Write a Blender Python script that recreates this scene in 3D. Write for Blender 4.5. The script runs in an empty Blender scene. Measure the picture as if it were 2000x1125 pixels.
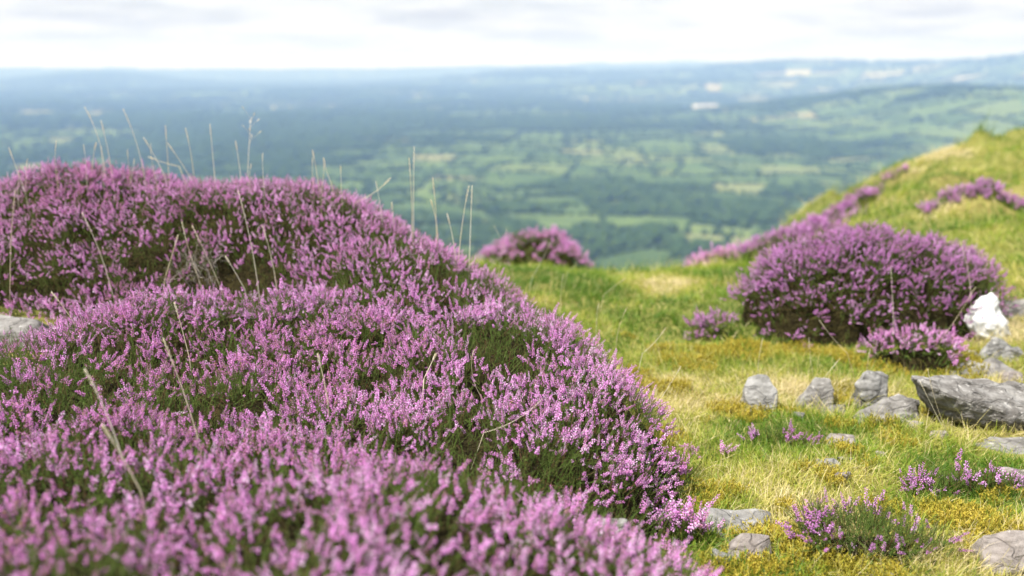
import bpy, bmesh, math, random
import numpy as np
from mathutils import Vector, Matrix

rng = np.random.default_rng(11)
random.seed(5)
scene = bpy.context.scene
COL = scene.collection
R = math.radians

# ------------------------------------------------------------------ camera model (a 35 mm lens, crouched on a hillside)
F = 2000 * 35 / 36.0
PITCH = R(12.55)
CAMZ = 1.15
cp, sp = math.cos(PITCH), math.sin(PITCH)

def ray(u, v):
    a = (u - 1000) / F; b = (562.5 - v) / F
    return np.array([a, cp + b * sp, -sp + b * cp])

def P(u, v, Y):
    d = ray(u, v); t = Y / d[1]
    return np.array([d[0] * t, Y, CAMZ + d[2] * t])

# ------------------------------------------------------------------ numpy noise
def _hash(ix, iy, seed):
    h = (ix.astype(np.int64) * 374761393 + iy.astype(np.int64) * 668265263 + seed * 974634777) & 0x7fffffff
    h = ((h ^ (h >> 13)) * 1274126177) & 0x7fffffff
    h = h ^ (h >> 16)
    return (h & 0xffff) / 65535.0

def vnoise(x, y, seed=0):
    x = np.asarray(x, float); y = np.asarray(y, float)
    ix = np.floor(x); iy = np.floor(y)
    fx = x - ix; fy = y - iy
    fx = fx * fx * fx * (fx * (fx * 6 - 15) + 10); fy = fy * fy * fy * (fy * (fy * 6 - 15) + 10)
    a = _hash(ix, iy, seed); b = _hash(ix + 1, iy, seed); c = _hash(ix, iy + 1, seed); d = _hash(ix + 1, iy + 1, seed)
    return (a * (1 - fx) + b * fx) * (1 - fy) + (c * (1 - fx) + d * fx) * fy

def fbm(x, y, seed=0, octs=4):
    s = 0; amp = 0.5; tot = 0
    for o in range(octs):
        s = s + amp * vnoise(x * 2 ** o + 17.3 * o, y * 2 ** o - 9.1 * o, seed + o); tot += amp; amp *= 0.5
    return s / tot            # 0..1, mean 0.5

def sstep(a, b, x):
    t = np.clip((x - a) / (b - a), 0, 1); return t * t * (3 - 2 * t)

# ------------------------------------------------------------------ thin plate surfaces
class TPS:
    def __init__(self, pts, smooth=1e-4):
        p = np.asarray(pts, float); self.c = p[:, :2]
        n = len(p); K = self.k(self.c, self.c) + np.eye(n) * smooth
        A = np.zeros((n + 3, n + 3)); A[:n, :n] = K
        Q = np.c_[np.ones(n), self.c]; A[:n, n:] = Q; A[n:, :n] = Q.T
        self.w = np.linalg.solve(A, np.r_[p[:, 2], 0, 0, 0])
    def k(self, a, b):
        r2 = ((a[:, None, :] - b[None]) ** 2).sum(-1)
        return 0.5 * r2 * np.log(r2 + 1e-12)
    def __call__(self, x, y):
        q = np.c_[np.ravel(x), np.ravel(y)]; out = np.empty(len(q)); n = len(self.c)
        for i in range(0, len(q), 60000):
            s = q[i:i + 60000]
            out[i:i + 60000] = self.k(s, self.c) @ self.w[:n] + self.w[n] + s @ self.w[n + 1:]
        return out.reshape(np.shape(x))

class Grid:
    """bilinear lookup of a function sampled on a fine grid (clamped outside)"""
    def __init__(self, f, x0, x1, y0, y1, step):
        self.x0, self.y0, self.s = x0, y0, step
        xs = np.arange(x0, x1 + step, step); ys = np.arange(y0, y1 + step, step)
        X, Y = np.meshgrid(xs, ys, indexing='ij'); self.a = f(X, Y)
    def __call__(self, x, y):
        fx = np.clip((np.asarray(x, float) - self.x0) / self.s, 0, self.a.shape[0] - 1.001)
        fy = np.clip((np.asarray(y, float) - self.y0) / self.s, 0, self.a.shape[1] - 1.001)
        i = fx.astype(int); j = fy.astype(int); fx = fx - i; fy = fy - j; a = self.a
        return (a[i, j] * (1 - fx) + a[i + 1, j] * fx) * (1 - fy) + (a[i, j + 1] * (1 - fx) + a[i + 1, j + 1] * fx) * fy

gpts = [P(*t) for t in [(1500, 1120, 2.05), (1990, 480, 5.6), (1990, 415, 7.3), (1650, 440, 7.5), (1800, 415, 7.2),
        (1900, 285, 10), (2000, 285, 10), (1800, 345, 9.6), (1700, 395, 9.0), (1620, 445, 8.5), (1550, 497, 8.0),
        (1300, 540, 7.4), (1200, 545, 7.3), (1000, 540, 7.2), (1050, 520, 7.75), (930, 535, 7.6), (1150, 540, 7.8), (1405, 520, 7.5), (1540, 505, 7.4), (850, 520, 7.0), (2150, 310, 9.5)]]
gpts += [(x, y, 0.0) for x, y in [(-1, -2), (2, -2), (6, -2), (0, 0), (2, 0), (.3, 1.2), (1.5, 1.2), (.5, 2.8), (1.2, 3.2), (2.2, 3.0),
                                  (.4, 4.2), (1.2, 4.4), (2.0, 4.2), (4, 2)]]
gpts += [(2.6, 4.4, .06), (4.0, 5.0, .18), (6, 6, .3), (-1.66, 3.3, .24), (-1.0, 4.2, .22), (-1.2, 2.4, .12), (-3.0, 3.0, .35), (-3, 6, .1),
         (-6, 0, .4), (-6, 6, .2), (.9, 5.8, -.09), (2.2, 6.3, -.02), (0, 9, -1.2), (2.0, 9.8, -1.0), (2.9, 10.3, -.55), (4.6, 12.2, -.35), (0, 13, -4),
         (4.5, 16, -3.5), (9, 12, .1), (9, 17, -3), (-5, 12, -3.5), (-5, 17, -7), (1, 17, -7), (10, 6, .6), (10, 0, .6)]
_gt = TPS(gpts, 2e-3)

def _ground(X, Y):
    z = _gt(X, Y)
    near = sstep(14, 10, Y)
    z = z + near * (0.075 * (fbm(X * 1.7, Y * 1.7, 3) - .5) + 0.035 * (fbm(X * 6, Y * 6, 8, 3) - .5))
    # tussocky hummocks along the brow and over the knoll
    z = z + near * (.03 + 0.14 * sstep(2.0, 3.6, X)) * sstep(4.6, 6.2, Y) * sstep(.42, .72, fbm(X * 1.9 + 4, Y * 1.9, 21, 3))
    return z
G = Grid(_ground, -7, 11, -3, 18, 0.03)

def on_ground(u, v, dz=0.0):
    d = ray(u, v)
    ts = np.linspace(0.5, 14, 2800) / d[1]
    pts = np.array([0, 0, CAMZ])[None] + ts[:, None] * d[None]
    below = pts[:, 2] < G(pts[:, 0], pts[:, 1]) + dz
    i = int(np.argmax(below)) if below.any() else len(ts) - 1
    return pts[i]

hp = [P(*t) for t in [
    (-150, 400, 4.0), (0, 390, 4.0), (70, 330, 4.1), (200, 330, 4.15), (350, 350, 4.15), (500, 342, 4.15), (640, 352, 4.1), (690, 378, 4.05),
    (750, 425, 3.95), (830, 468, 3.8), (930, 512, 3.6), (980, 565, 3.35), (1060, 607, 3.15), (1150, 650, 2.95), (1220, 710, 2.75), (1285, 785, 2.5),
    (0, 470, 3.75), (150, 430, 3.8), (300, 395, 3.85), (450, 395, 3.85), (150, 540, 3.6), (300, 545, 3.62), (430, 545, 3.62), (300, 470, 3.7),
    (450, 470, 3.72), (0, 580, 3.5), (150, 592, 3.05), (300, 570, 3.12), (450, 565, 3.15), (560, 575, 3.2),
    (650, 500, 3.5), (620, 420, 3.8), (750, 500, 3.5), (800, 560, 3.2), (700, 600, 3.0), (0, 690, 2.5), (20, 660, 2.95), (-60, 660, 2.95), (200, 680, 2.6), (400, 655, 2.75),
    (600, 660, 2.7), (800, 640, 2.8), (950, 620, 2.9), (1000, 700, 2.6), (1150, 760, 2.45), (0, 800, 2.05), (200, 800, 2.1), (400, 780, 2.2),
    (600, 760, 2.3), (800, 760, 2.35), (1000, 800, 2.25), (1200, 850, 2.28), (200, 900, 1.75), (500, 870, 1.9), (700, 880, 1.9), (900, 885, 2.0),
    (1100, 930, 2.0), (0, 1045, 1.35), (250, 975, 1.5), (500, 935, 1.6), (750, 910, 1.7), (950, 945, 1.7), (1150, 1010, 1.65), (1300, 1070, 1.62),
    (0, 1125, 1.15), (400, 1125, 1.2), (800, 1125, 1.25), (1200, 1130, 1.38)]]
hp += [(-1.75, 3.33, .24), (-1.05, 3.36, .31), (-.75, 3.38, .34), (-1.8, 4.9, .45), (-1.0, 5.0, .4), (-.3, 4.6, .2), (.1, 4.05, .1), (.32, 3.6, .05),
       (.46, 3.2, .03), (.57, 2.9, .0), (.60, 2.6, -.02), (.53, 2.42, -.02), (.48, 2.2, .02), (.46, 2.0, .06), (.58, 1.75, 0), (.6, 1.4, 0),
       (-.8, .8, .42), (0, .8, .42), (.5, .9, .2), (-1.6, 1.2, .45), (-2.2, 3.0, .4), (-2.6, 4.2, .6), (-1.8, 2.0, .42)]
_tt = TPS(hp, 6e-4)
T = Grid(lambda X, Y: np.maximum(_tt(X, Y) + .075 * (fbm(X * 4.5, Y * 4.5, 31, 3) - .5) + .03 * (fbm(X * 11, Y * 11, 37, 2) - .5),
                                 G(X, Y) + .015), -3, 1.2, .5, 5.4, 0.02)

# ------------------------------------------------------------------ mesh helpers
def raw_mesh(name, verts, tris, attrs=None, mat=None, parent=None, smooth=False):
    verts = np.ascontiguousarray(verts, np.float32).reshape(-1, 3); tris = np.ascontiguousarray(tris, np.int32).reshape(-1, 3)
    me = bpy.data.meshes.new(name)
    me.vertices.add(len(verts)); me.vertices.foreach_set('co', verts.ravel())
    me.loops.add(len(tris) * 3); me.loops.foreach_set('vertex_index', tris.ravel())
    me.polygons.add(len(tris)); me.polygons.foreach_set('loop_start', np.arange(0, len(tris) * 3, 3, dtype=np.int32))
    me.update(calc_edges=True)
    if smooth: me.polygons.foreach_set('use_smooth', np.ones(len(tris), bool))
    else: me.polygons.foreach_set('use_smooth', np.zeros(len(tris), bool))
    for k, v in (attrs or {}).items():
        a = me.attributes.new(k, 'FLOAT', 'POINT'); a.data.foreach_set('value', np.ascontiguousarray(v, np.float32))
    o = bpy.data.objects.new(name, me); COL.objects.link(o)
    if mat: me.materials.append(mat)
    if parent: 
        o.parent = parent; o.matrix_parent_inverse = Matrix.Translation(-Vector(parent.location))
    return o

def tag(o, label=None, cat=None, group=None, kind=None):
    if label: o['label'] = label
    if cat: o['category'] = cat
    if group: o['group'] = group
    if kind: o['kind'] = kind
    return o

def empty(name, loc):
    o = bpy.data.objects.new(name, None); COL.objects.link(o); o.location = loc; o.empty_display_size = .05
    return o

class Bag:
    """collects triangles of several pieces of one mesh"""
    def __init__(self): self.v = []; self.t = []; self.r = []; self.n = 0
    def add(self, v, t, r=None):
        v = np.asarray(v, float).reshape(-1, 3); t = np.asarray(t, int).reshape(-1, 3)
        self.v.append(v); self.t.append(t + self.n); self.r.append(np.full(len(v), .5) if r is None else np.broadcast_to(r, (len(v),)).astype(float))
        self.n += len(v)
    def build(self, name, mat=None, parent=None, smooth=False):
        return raw_mesh(name, np.concatenate(self.v), np.concatenate(self.t), {'rnd': np.concatenate(self.r)}, mat, parent, smooth)

def frames(d, twist):
    d = d / np.linalg.norm(d, axis=1, keepdims=True)
    ref = np.where(np.abs(d[:, 2:3]) < .95, np.array([[0, 0, 1.]]), np.array([[1., 0, 0]]))
    x = np.cross(ref, d); x /= np.linalg.norm(x, axis=1, keepdims=True); y = np.cross(d, x)
    c = np.cos(twist)[:, None]; s = np.sin(twist)[:, None]
    return np.stack([x * c + y * s, -x * s + y * c, d], axis=2)     # columns = local axes

def scatter(bag, proto, pos, d, scale, r_inst, mix=.5):
    pv, pt, pr = proto; k = len(pos)
    if k == 0: return
    M = frames(d, rng.uniform(0, 6.283, k))
    sc = np.asarray(scale, float)
    if sc.ndim == 1: sc = sc[:, None] * np.ones((1, 3))
    loc = pv[None] * sc[:, None, :]
    v = np.einsum('kij,knj->kni', M, loc) + pos[:, None, :]
    t = pt[None] + (np.arange(k) * len(pv))[:, None, None]
    r = np.clip(mix * pr[None] + (1 - mix) * np.asarray(r_inst)[:, None], 0, 1)
    bag.add(v.reshape(-1, 3), t.reshape(-1, 3), r.reshape(-1))

def tube(bag, pts, rad, sides=4, rnd=.5):
    pts = np.asarray(pts, float); n = len(pts); rad = np.broadcast_to(rad, (n,))
    tg = np.gradient(pts, axis=0); M = frames(tg, np.zeros(n))
    ang = np.arange(sides) * 2 * math.pi / sides
    ring = np.stack([np.cos(ang), np.sin(ang), 0 * ang], 1)
    v = np.einsum('nij,sj->nsi', M, ring) * rad[:, None, None] + pts[:, None]
    t = []
    for i in range(n - 1):
        for s in range(sides):
            a = i * sides + s; b = i * sides + (s + 1) % sides
            t += [(a, b, b + sides), (a, b + sides, a + sides)]
    for s in range(1, sides - 1): t += [(0, s + 1, s), ((n - 1) * sides, (n - 1) * sides + s, (n - 1) * sides + s + 1)]
    bag.add(v.reshape(-1, 3), t, rnd)

OCT_T = np.array([(0, 2, 4), (2, 1, 4), (1, 3, 4), (3, 0, 4), (2, 0, 5), (1, 2, 5), (3, 1, 5), (0, 3, 5)])
def octa(c, a, b, d):
    return np.array([c + b, c - b, c + d, c - d, c + a, c - a])

# ------------------------------------------------------------------ materials
def new_mat(name):
    m = bpy.data.materials.new(name); m.use_nodes = True; nt = m.node_tree; nt.nodes.clear()
    out = nt.nodes.new('ShaderNodeOutputMaterial'); return m, nt, out

def ramp(nt, fac, stops, interp='LINEAR'):
    n = nt.nodes.new('ShaderNodeValToRGB'); cr = n.color_ramp; cr.interpolation = interp
    while len(cr.elements) < len(stops): cr.elements.new(.5)
    for e, (p, c) in zip(cr.elements, stops): e.position = p; e.color = (*c, 1)
    nt.links.new(fac, n.inputs[0]); return n.outputs[0]

def leaf_mat(name, stops, translucent=.3, rough=.6, spec=.25, tcol=None):
    m, nt, out = new_mat(name); L = nt.links.new
    at = nt.nodes.new('ShaderNodeAttribute'); at.attribute_name = 'rnd'
    c = ramp(nt, at.outputs['Fac'], stops)
    b = nt.nodes.new('ShaderNodeBsdfPrincipled'); b.inputs['Roughness'].default_value = rough; b.inputs['Specular IOR Level'].default_value = spec
    L(c, b.inputs['Base Color'])
    if translucent > 0:
        t = nt.nodes.new('ShaderNodeBsdfTranslucent'); L(c, t.inputs['Color'])
        mx = nt.nodes.new('ShaderNodeMixShader'); mx.inputs[0].default_value = translucent
        L(b.outputs[0], mx.inputs[1]); L(t.outputs[0], mx.inputs[2]); L(mx.outputs[0], out.inputs[0])
    else: L(b.outputs[0], out.inputs[0])
    return m

M_PINK = leaf_mat('heather_bells_pink', [(0, (.42, .24, .14)), (.12, (.60, .34, .38)), (.3, (.71, .29, .63)), (.6, (.84, .39, .80)), (.85, (.93, .62, .91)), (1, (.94, .84, .93))], .42)
M_PURPLE = leaf_mat('heather_bells_purple', [(0, (.34, .17, .14)), (.10, (.48, .20, .38)), (.35, (.62, .24, .62)), (.68, (.76, .36, .76)), (1, (.90, .68, .90))], .42)
M_SHOOT = leaf_mat('heather_shoots', [(0, (.16, .085, .045)), (.12, (.10, .11, .03)), (.4, (.10, .175, .03)), (.75, (.18, .26, .055)), (.93, (.28, .32, .08)), (1, (.38, .29, .11))], .3)
M_GRASS = leaf_mat('grass_blades', [(0, (.08, .17, .015)), (.3, (.17, .28, .025)), (.55, (.31, .37, .047)), (.75, (.46, .44, .09)), (.9, (.60, .52, .19)), (1, (.70, .60, .35))], .35, .5, .3)
M_MOSS = leaf_mat('moss_cushions', [(0, (.18, .18, .02)), (.45, (.34, .30, .035)), (.75, (.46, .36, .045)), (1, (.58, .46, .11))], .25)
M_STRAW = leaf_mat('dry_straw', [(0, (.56, .46, .28)), (.5, (.76, .68, .50)), (1, (.88, .84, .74))], .3, .45, .4)
M_TWIG = leaf_mat('grey_twigs', [(0, (.16, .13, .11)), (1, (.42, .38, .34))], 0, .8, .2)

def noise_tex(nt, vec, scale, detail=5, rough=.55):
    n = nt.nodes.new('ShaderNodeTexNoise'); n.inputs['Scale'].default_value = scale; n.inputs['Detail'].default_value = detail
    n.inputs['Roughness'].default_value = rough; nt.links.new(vec, n.inputs['Vector']); return n.outputs[0]

def mix_col(nt, fac, a, b):
    m = nt.nodes.new('ShaderNodeMix'); m.data_type = 'RGBA'
    for s, v in ((m.inputs[0], fac), (m.inputs[6], a), (m.inputs[7], b)):
        if isinstance(v, tuple): s.default_value = (*v, 1)
        elif isinstance(v, (int, float)): s.default_value = v
        else: nt.links.new(v, s)
    return m.outputs[2]

def pos_out(nt):
    return nt.nodes.new('ShaderNodeNewGeometry').outputs['Position']

def earth_mat():
    m, nt, out = new_mat('turf_soil'); L = nt.links.new; p = pos_out(nt)
    a = ramp(nt, noise_tex(nt, p, 1.6, 4), [(.32, (.09, .12, .02)), (.5, (.17, .18, .035)), (.62, (.24, .20, .06)), (.75, (.22, .16, .04))])
    b = ramp(nt, noise_tex(nt, p, 22, 6), [(.3, (.05, .045, .02)), (.7, (.26, .24, .09))])
    c = mix_col(nt, .45, a, b)
    bs = nt.nodes.new('ShaderNodeBsdfPrincipled'); bs.inputs['Roughness'].default_value = .95; bs.inputs['Specular IOR Level'].default_value = .1
    L(c, bs.inputs['Base Color'])
    bp = nt.nodes.new('ShaderNodeBump'); bp.inputs['Strength'].default_value = .6; bp.inputs['Distance'].default_value = .01
    L(noise_tex(nt, p, 60, 4), bp.inputs['Height']); L(bp.outputs[0], bs.inputs['Normal']); L(bs.outputs[0], out.inputs[0]); return m
M_EARTH = earth_mat()

def peat_mat():
    m, nt, out = new_mat('woody_undergrowth'); L = nt.links.new; p = pos_out(nt)
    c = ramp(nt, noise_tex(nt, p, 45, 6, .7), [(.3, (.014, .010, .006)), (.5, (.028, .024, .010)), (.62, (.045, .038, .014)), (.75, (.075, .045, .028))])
    bs = nt.nodes.new('ShaderNodeBsdfPrincipled'); bs.inputs['Roughness'].default_value = .95; bs.inputs['Specular IOR Level'].default_value = .05
    L(c, bs.inputs['Base Color'])
    bp = nt.nodes.new('ShaderNodeBump'); bp.inputs['Strength'].default_value = 1; bp.inputs['Distance'].default_value = .02
    L(noise_tex(nt, p, 90, 4), bp.inputs['Height']); L(bp.outputs[0], bs.inputs['Normal']); L(bs.outputs[0], out.inputs[0]); return m
M_PEAT = peat_mat()

def rock_mat(name, dark, mid, pale, lichen=.55):
    m, nt, out = new_mat(name); L = nt.links.new
    p = nt.nodes.new('ShaderNodeTexCoord').outputs['Object']
    w = nt.nodes.new('ShaderNodeMapping'); w.inputs['Scale'].default_value = (1, 1, 2.2); L(p, w.inputs[0]); q = w.outputs[0]
    a = ramp(nt, noise_tex(nt, q, 14, 8, .65), [(.28, dark), (.46, mid), (.62, pale), (.8, mid)])
    sp_ = ramp(nt, noise_tex(nt, p, 38, 6, .7), [(lichen, (0, 0, 0)), (lichen + .07, (1, 1, 1))])
    c = mix_col(nt, sp_, a, tuple(min(.8, x * 1.5) for x in pale))
    vo = nt.nodes.new('ShaderNodeTexVoronoi'); vo.feature = 'DISTANCE_TO_EDGE'; vo.inputs['Scale'].default_value = 5; 
    dn = nt.nodes.new('ShaderNodeTexNoise'); dn.inputs['Scale'].default_value = 7; L(q, dn.inputs[0])
    ad = nt.nodes.new('ShaderNodeVectorMath'); ad.operation = 'MULTIPLY_ADD'; ad.inputs[1].default_value = (.35, .35, .35); L(dn.outputs['Color'], ad.inputs[0]); L(q, ad.inputs[2])
    L(ad.outputs[0], vo.inputs['Vector'])
    ck = ramp(nt, vo.outputs['Distance'], [(0, (.45, .45, .45)), (.03, (1, 1, 1))])
    c = mix_col(nt, ck, tuple(x * .6 for x in dark), c)
    bs = nt.nodes.new('ShaderNodeBsdfPrincipled'); bs.inputs['Roughness'].default_value = .85; bs.inputs['Specular IOR Level'].default_value = .25
    L(c, bs.inputs['Base Color'])
    mu = nt.nodes.new('ShaderNodeMath'); mu.operation = 'MULTIPLY'; L(noise_tex(nt, q, 30, 8, .7), mu.inputs[0]); L(ck, mu.inputs[1])
    bp = nt.nodes.new('ShaderNodeBump'); bp.inputs['Strength'].default_value = .9; bp.inputs['Distance'].default_value = .012
    L(mu.outputs[0], bp.inputs['Height']); L(bp.outputs[0], bs.inputs['Normal']); L(bs.outputs[0], out.inputs[0]); return m
M_ROCK = rock_mat('grey_gritstone', (.085, .08, .072), (.19, .18, .17), (.30, .29, .275), .6)
M_PALE = rock_mat('pale_quartzite', (.10, .097, .092), (.215, .21, .20), (.34, .335, .325), .60)
M_WARM = rock_mat('pinkish_gritstone', (.13, .11, .095), (.25, .22, .205), (.34, .305, .285), .6)
M_DARK = rock_mat('dark_slab_stone', (.055, .05, .045), (.15, .14, .13), (.28, .27, .255), .57)

def plain_mat(name, col, rough=.7, spec=.3, trans=0):
    m, nt, out = new_mat(name)
    b = nt.nodes.new('ShaderNodeBsdfPrincipled'); b.inputs['Base Color'].default_value = (*col, 1); b.inputs['Roughness'].default_value = rough
    b.inputs['Specular IOR Level'].default_value = spec
    if trans:
        t = nt.nodes.new('ShaderNodeBsdfTranslucent'); t.inputs[0].default_value = (*col, 1); mx = nt.nodes.new('ShaderNodeMixShader'); mx.inputs[0].default_value = trans
        nt.links.new(b.outputs[0], mx.inputs[1]); nt.links.new(t.outputs[0], mx.inputs[2]); nt.links.new(mx.outputs[0], out.inputs[0])
    else: nt.links.new(b.outputs[0], out.inputs[0])
    return m
M_BAG = plain_mat('white_plastic', (.74, .74, .75), .5, .4, .2)
M_WALL = plain_mat('pale_render', (.75, .72, .66), .8, .2)
M_ROOF = plain_mat('slate_grey_roof', (.42, .40, .40), .7, .2)

# ------------------------------------------------------------------ ground sheet: hilltop and the slope falling to the valley
def grid_sheet(name, xs, ys, zf, mat):
    X, Y = np.meshgrid(xs, ys, indexing='ij'); Z = zf(X, Y)
    v = np.stack([X, Y, Z], -1).reshape(-1, 3); nx, ny = len(xs), len(ys)
    i, j = np.meshgrid(np.arange(nx - 1), np.arange(ny - 1), indexing='ij'); a = (i * ny + j).ravel()
    t = np.concatenate([np.c_[a, a + ny, a + ny + 1], np.c_[a, a + ny + 1, a + 1]])
    return raw_mesh(name, v, t, None, mat, None, True)
gx = np.r_[-1500, -700, -300, -120, -60, -30, -15, -9, np.arange(-6.9, 10.95, .06), 14, 22, 40, 80, 200, 500, 1500]
gy = np.r_[-80, -40, -20, -10, -5, np.arange(-2.9, 17.9, .07), 19, 22, 27, 35, 50, 80, 130, 220, 380, 560, 720]
def gz(X, Y): return G(X, Y) - np.maximum(0, Y - 17.5) * .44
tag(grid_sheet('ground', gx, gy, gz, M_EARTH), kind='structure')

# ------------------------------------------------------------------ prototypes of heather spike, leafy shoot
def spike_proto(n, ln, r0, fs, seed):
    r = np.random.default_rng(seed); v = []; t = []; a = []
    bend = r.uniform(-.006, .006, 2)
    for i in range(n):
        q = (i + .5) / n; an = i * 2.4 + r.uniform(-.5, .5)
        rad = r0 * (1 - .45 * q) * r.uniform(.7, 1.25); s = fs * (1 - .4 * q) * r.uniform(.75, 1.25)
        o = np.array([math.cos(an), math.sin(an), 0]); up = np.array([0, 0, 1.])
        c = o * rad + up * (ln * q) + np.array([bend[0], bend[1], 0]) * q * q
        ax = o * .75 + up * r.uniform(-.3, .6); ax /= np.linalg.norm(ax)
        tg = np.cross(ax, up); tg /= np.linalg.norm(tg); w = np.cross(ax, tg)
        v.append(octa(c, ax * s * .7, tg * s * .5, w * s * .5)); t.append(OCT_T + 6 * i); a += [r.uniform(0, 1)] * 6
    return np.concatenate(v), np.concatenate(t), np.array(a)

def shoot_proto(n, ln, ll, lw, seed):
    r = np.random.default_rng(seed); v = []; t = []; a = []
    ang = np.array([0, 2.1, 4.2]); ring = np.stack([np.cos(ang), np.sin(ang), 0 * ang], 1)
    v += list(ring * .0010) + list(ring * .0005 + np.array([0, 0, ln]))
    for s in range(3): t += [(s, (s + 1) % 3, 3 + (s + 1) % 3), (s, 3 + (s + 1) % 3, 3 + s)]
    a += [0.03] * 6
    for i in range(n):
        q = .12 + .88 * (i + .5) / n; an = i * 2.4 + r.uniform(-.4, .4); o = np.array([math.cos(an), math.sin(an), 0]); sd = np.array([-o[1], o[0], 0])
        b = np.array([0, 0, ln * q]); l = ll * r.uniform(.7, 1.25) * (1 - .3 * q)
        tip = b + o * l * .75 + np.array([0, 0, l * r.uniform(.3, .95)])
        k = len(v); v += [b + sd * lw * .5, b - sd * lw * .5, tip]; t.append((k, k + 1, k + 2)); a += [r.uniform(.2, 1)] * 3
    return np.array(v), np.array(t), np.array(a)

SPK = [spike_proto(18, .031, .0044, .0050, s) for s in (1, 2, 3)] + [spike_proto(12, .019, .0046, .0052, 4), spike_proto(24, .048, .0042, .0048, 5)]
SPK_FAR = [spike_proto(12, .036, .006, .0078, s) for s in (6, 7)]
SHT = [shoot_proto(24, .085, .0060, .0022, s) for s in (1, 2, 3)]
SHT_FAR = [shoot_proto(12, .09, .010, .0045, s) for s in (4, 5)]

def inside(poly, x, y):
    c = np.zeros(np.shape(x), bool); n = len(poly); j = n - 1
    for i in range(n):
        xi, yi = poly[i]; xj, yj = poly[j]
        c ^= ((yi > y) != (yj > y)) & (x < (xj - xi) * (y - yi) / (yj - yi + 1e-12) + xi); j = i
    return c

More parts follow.
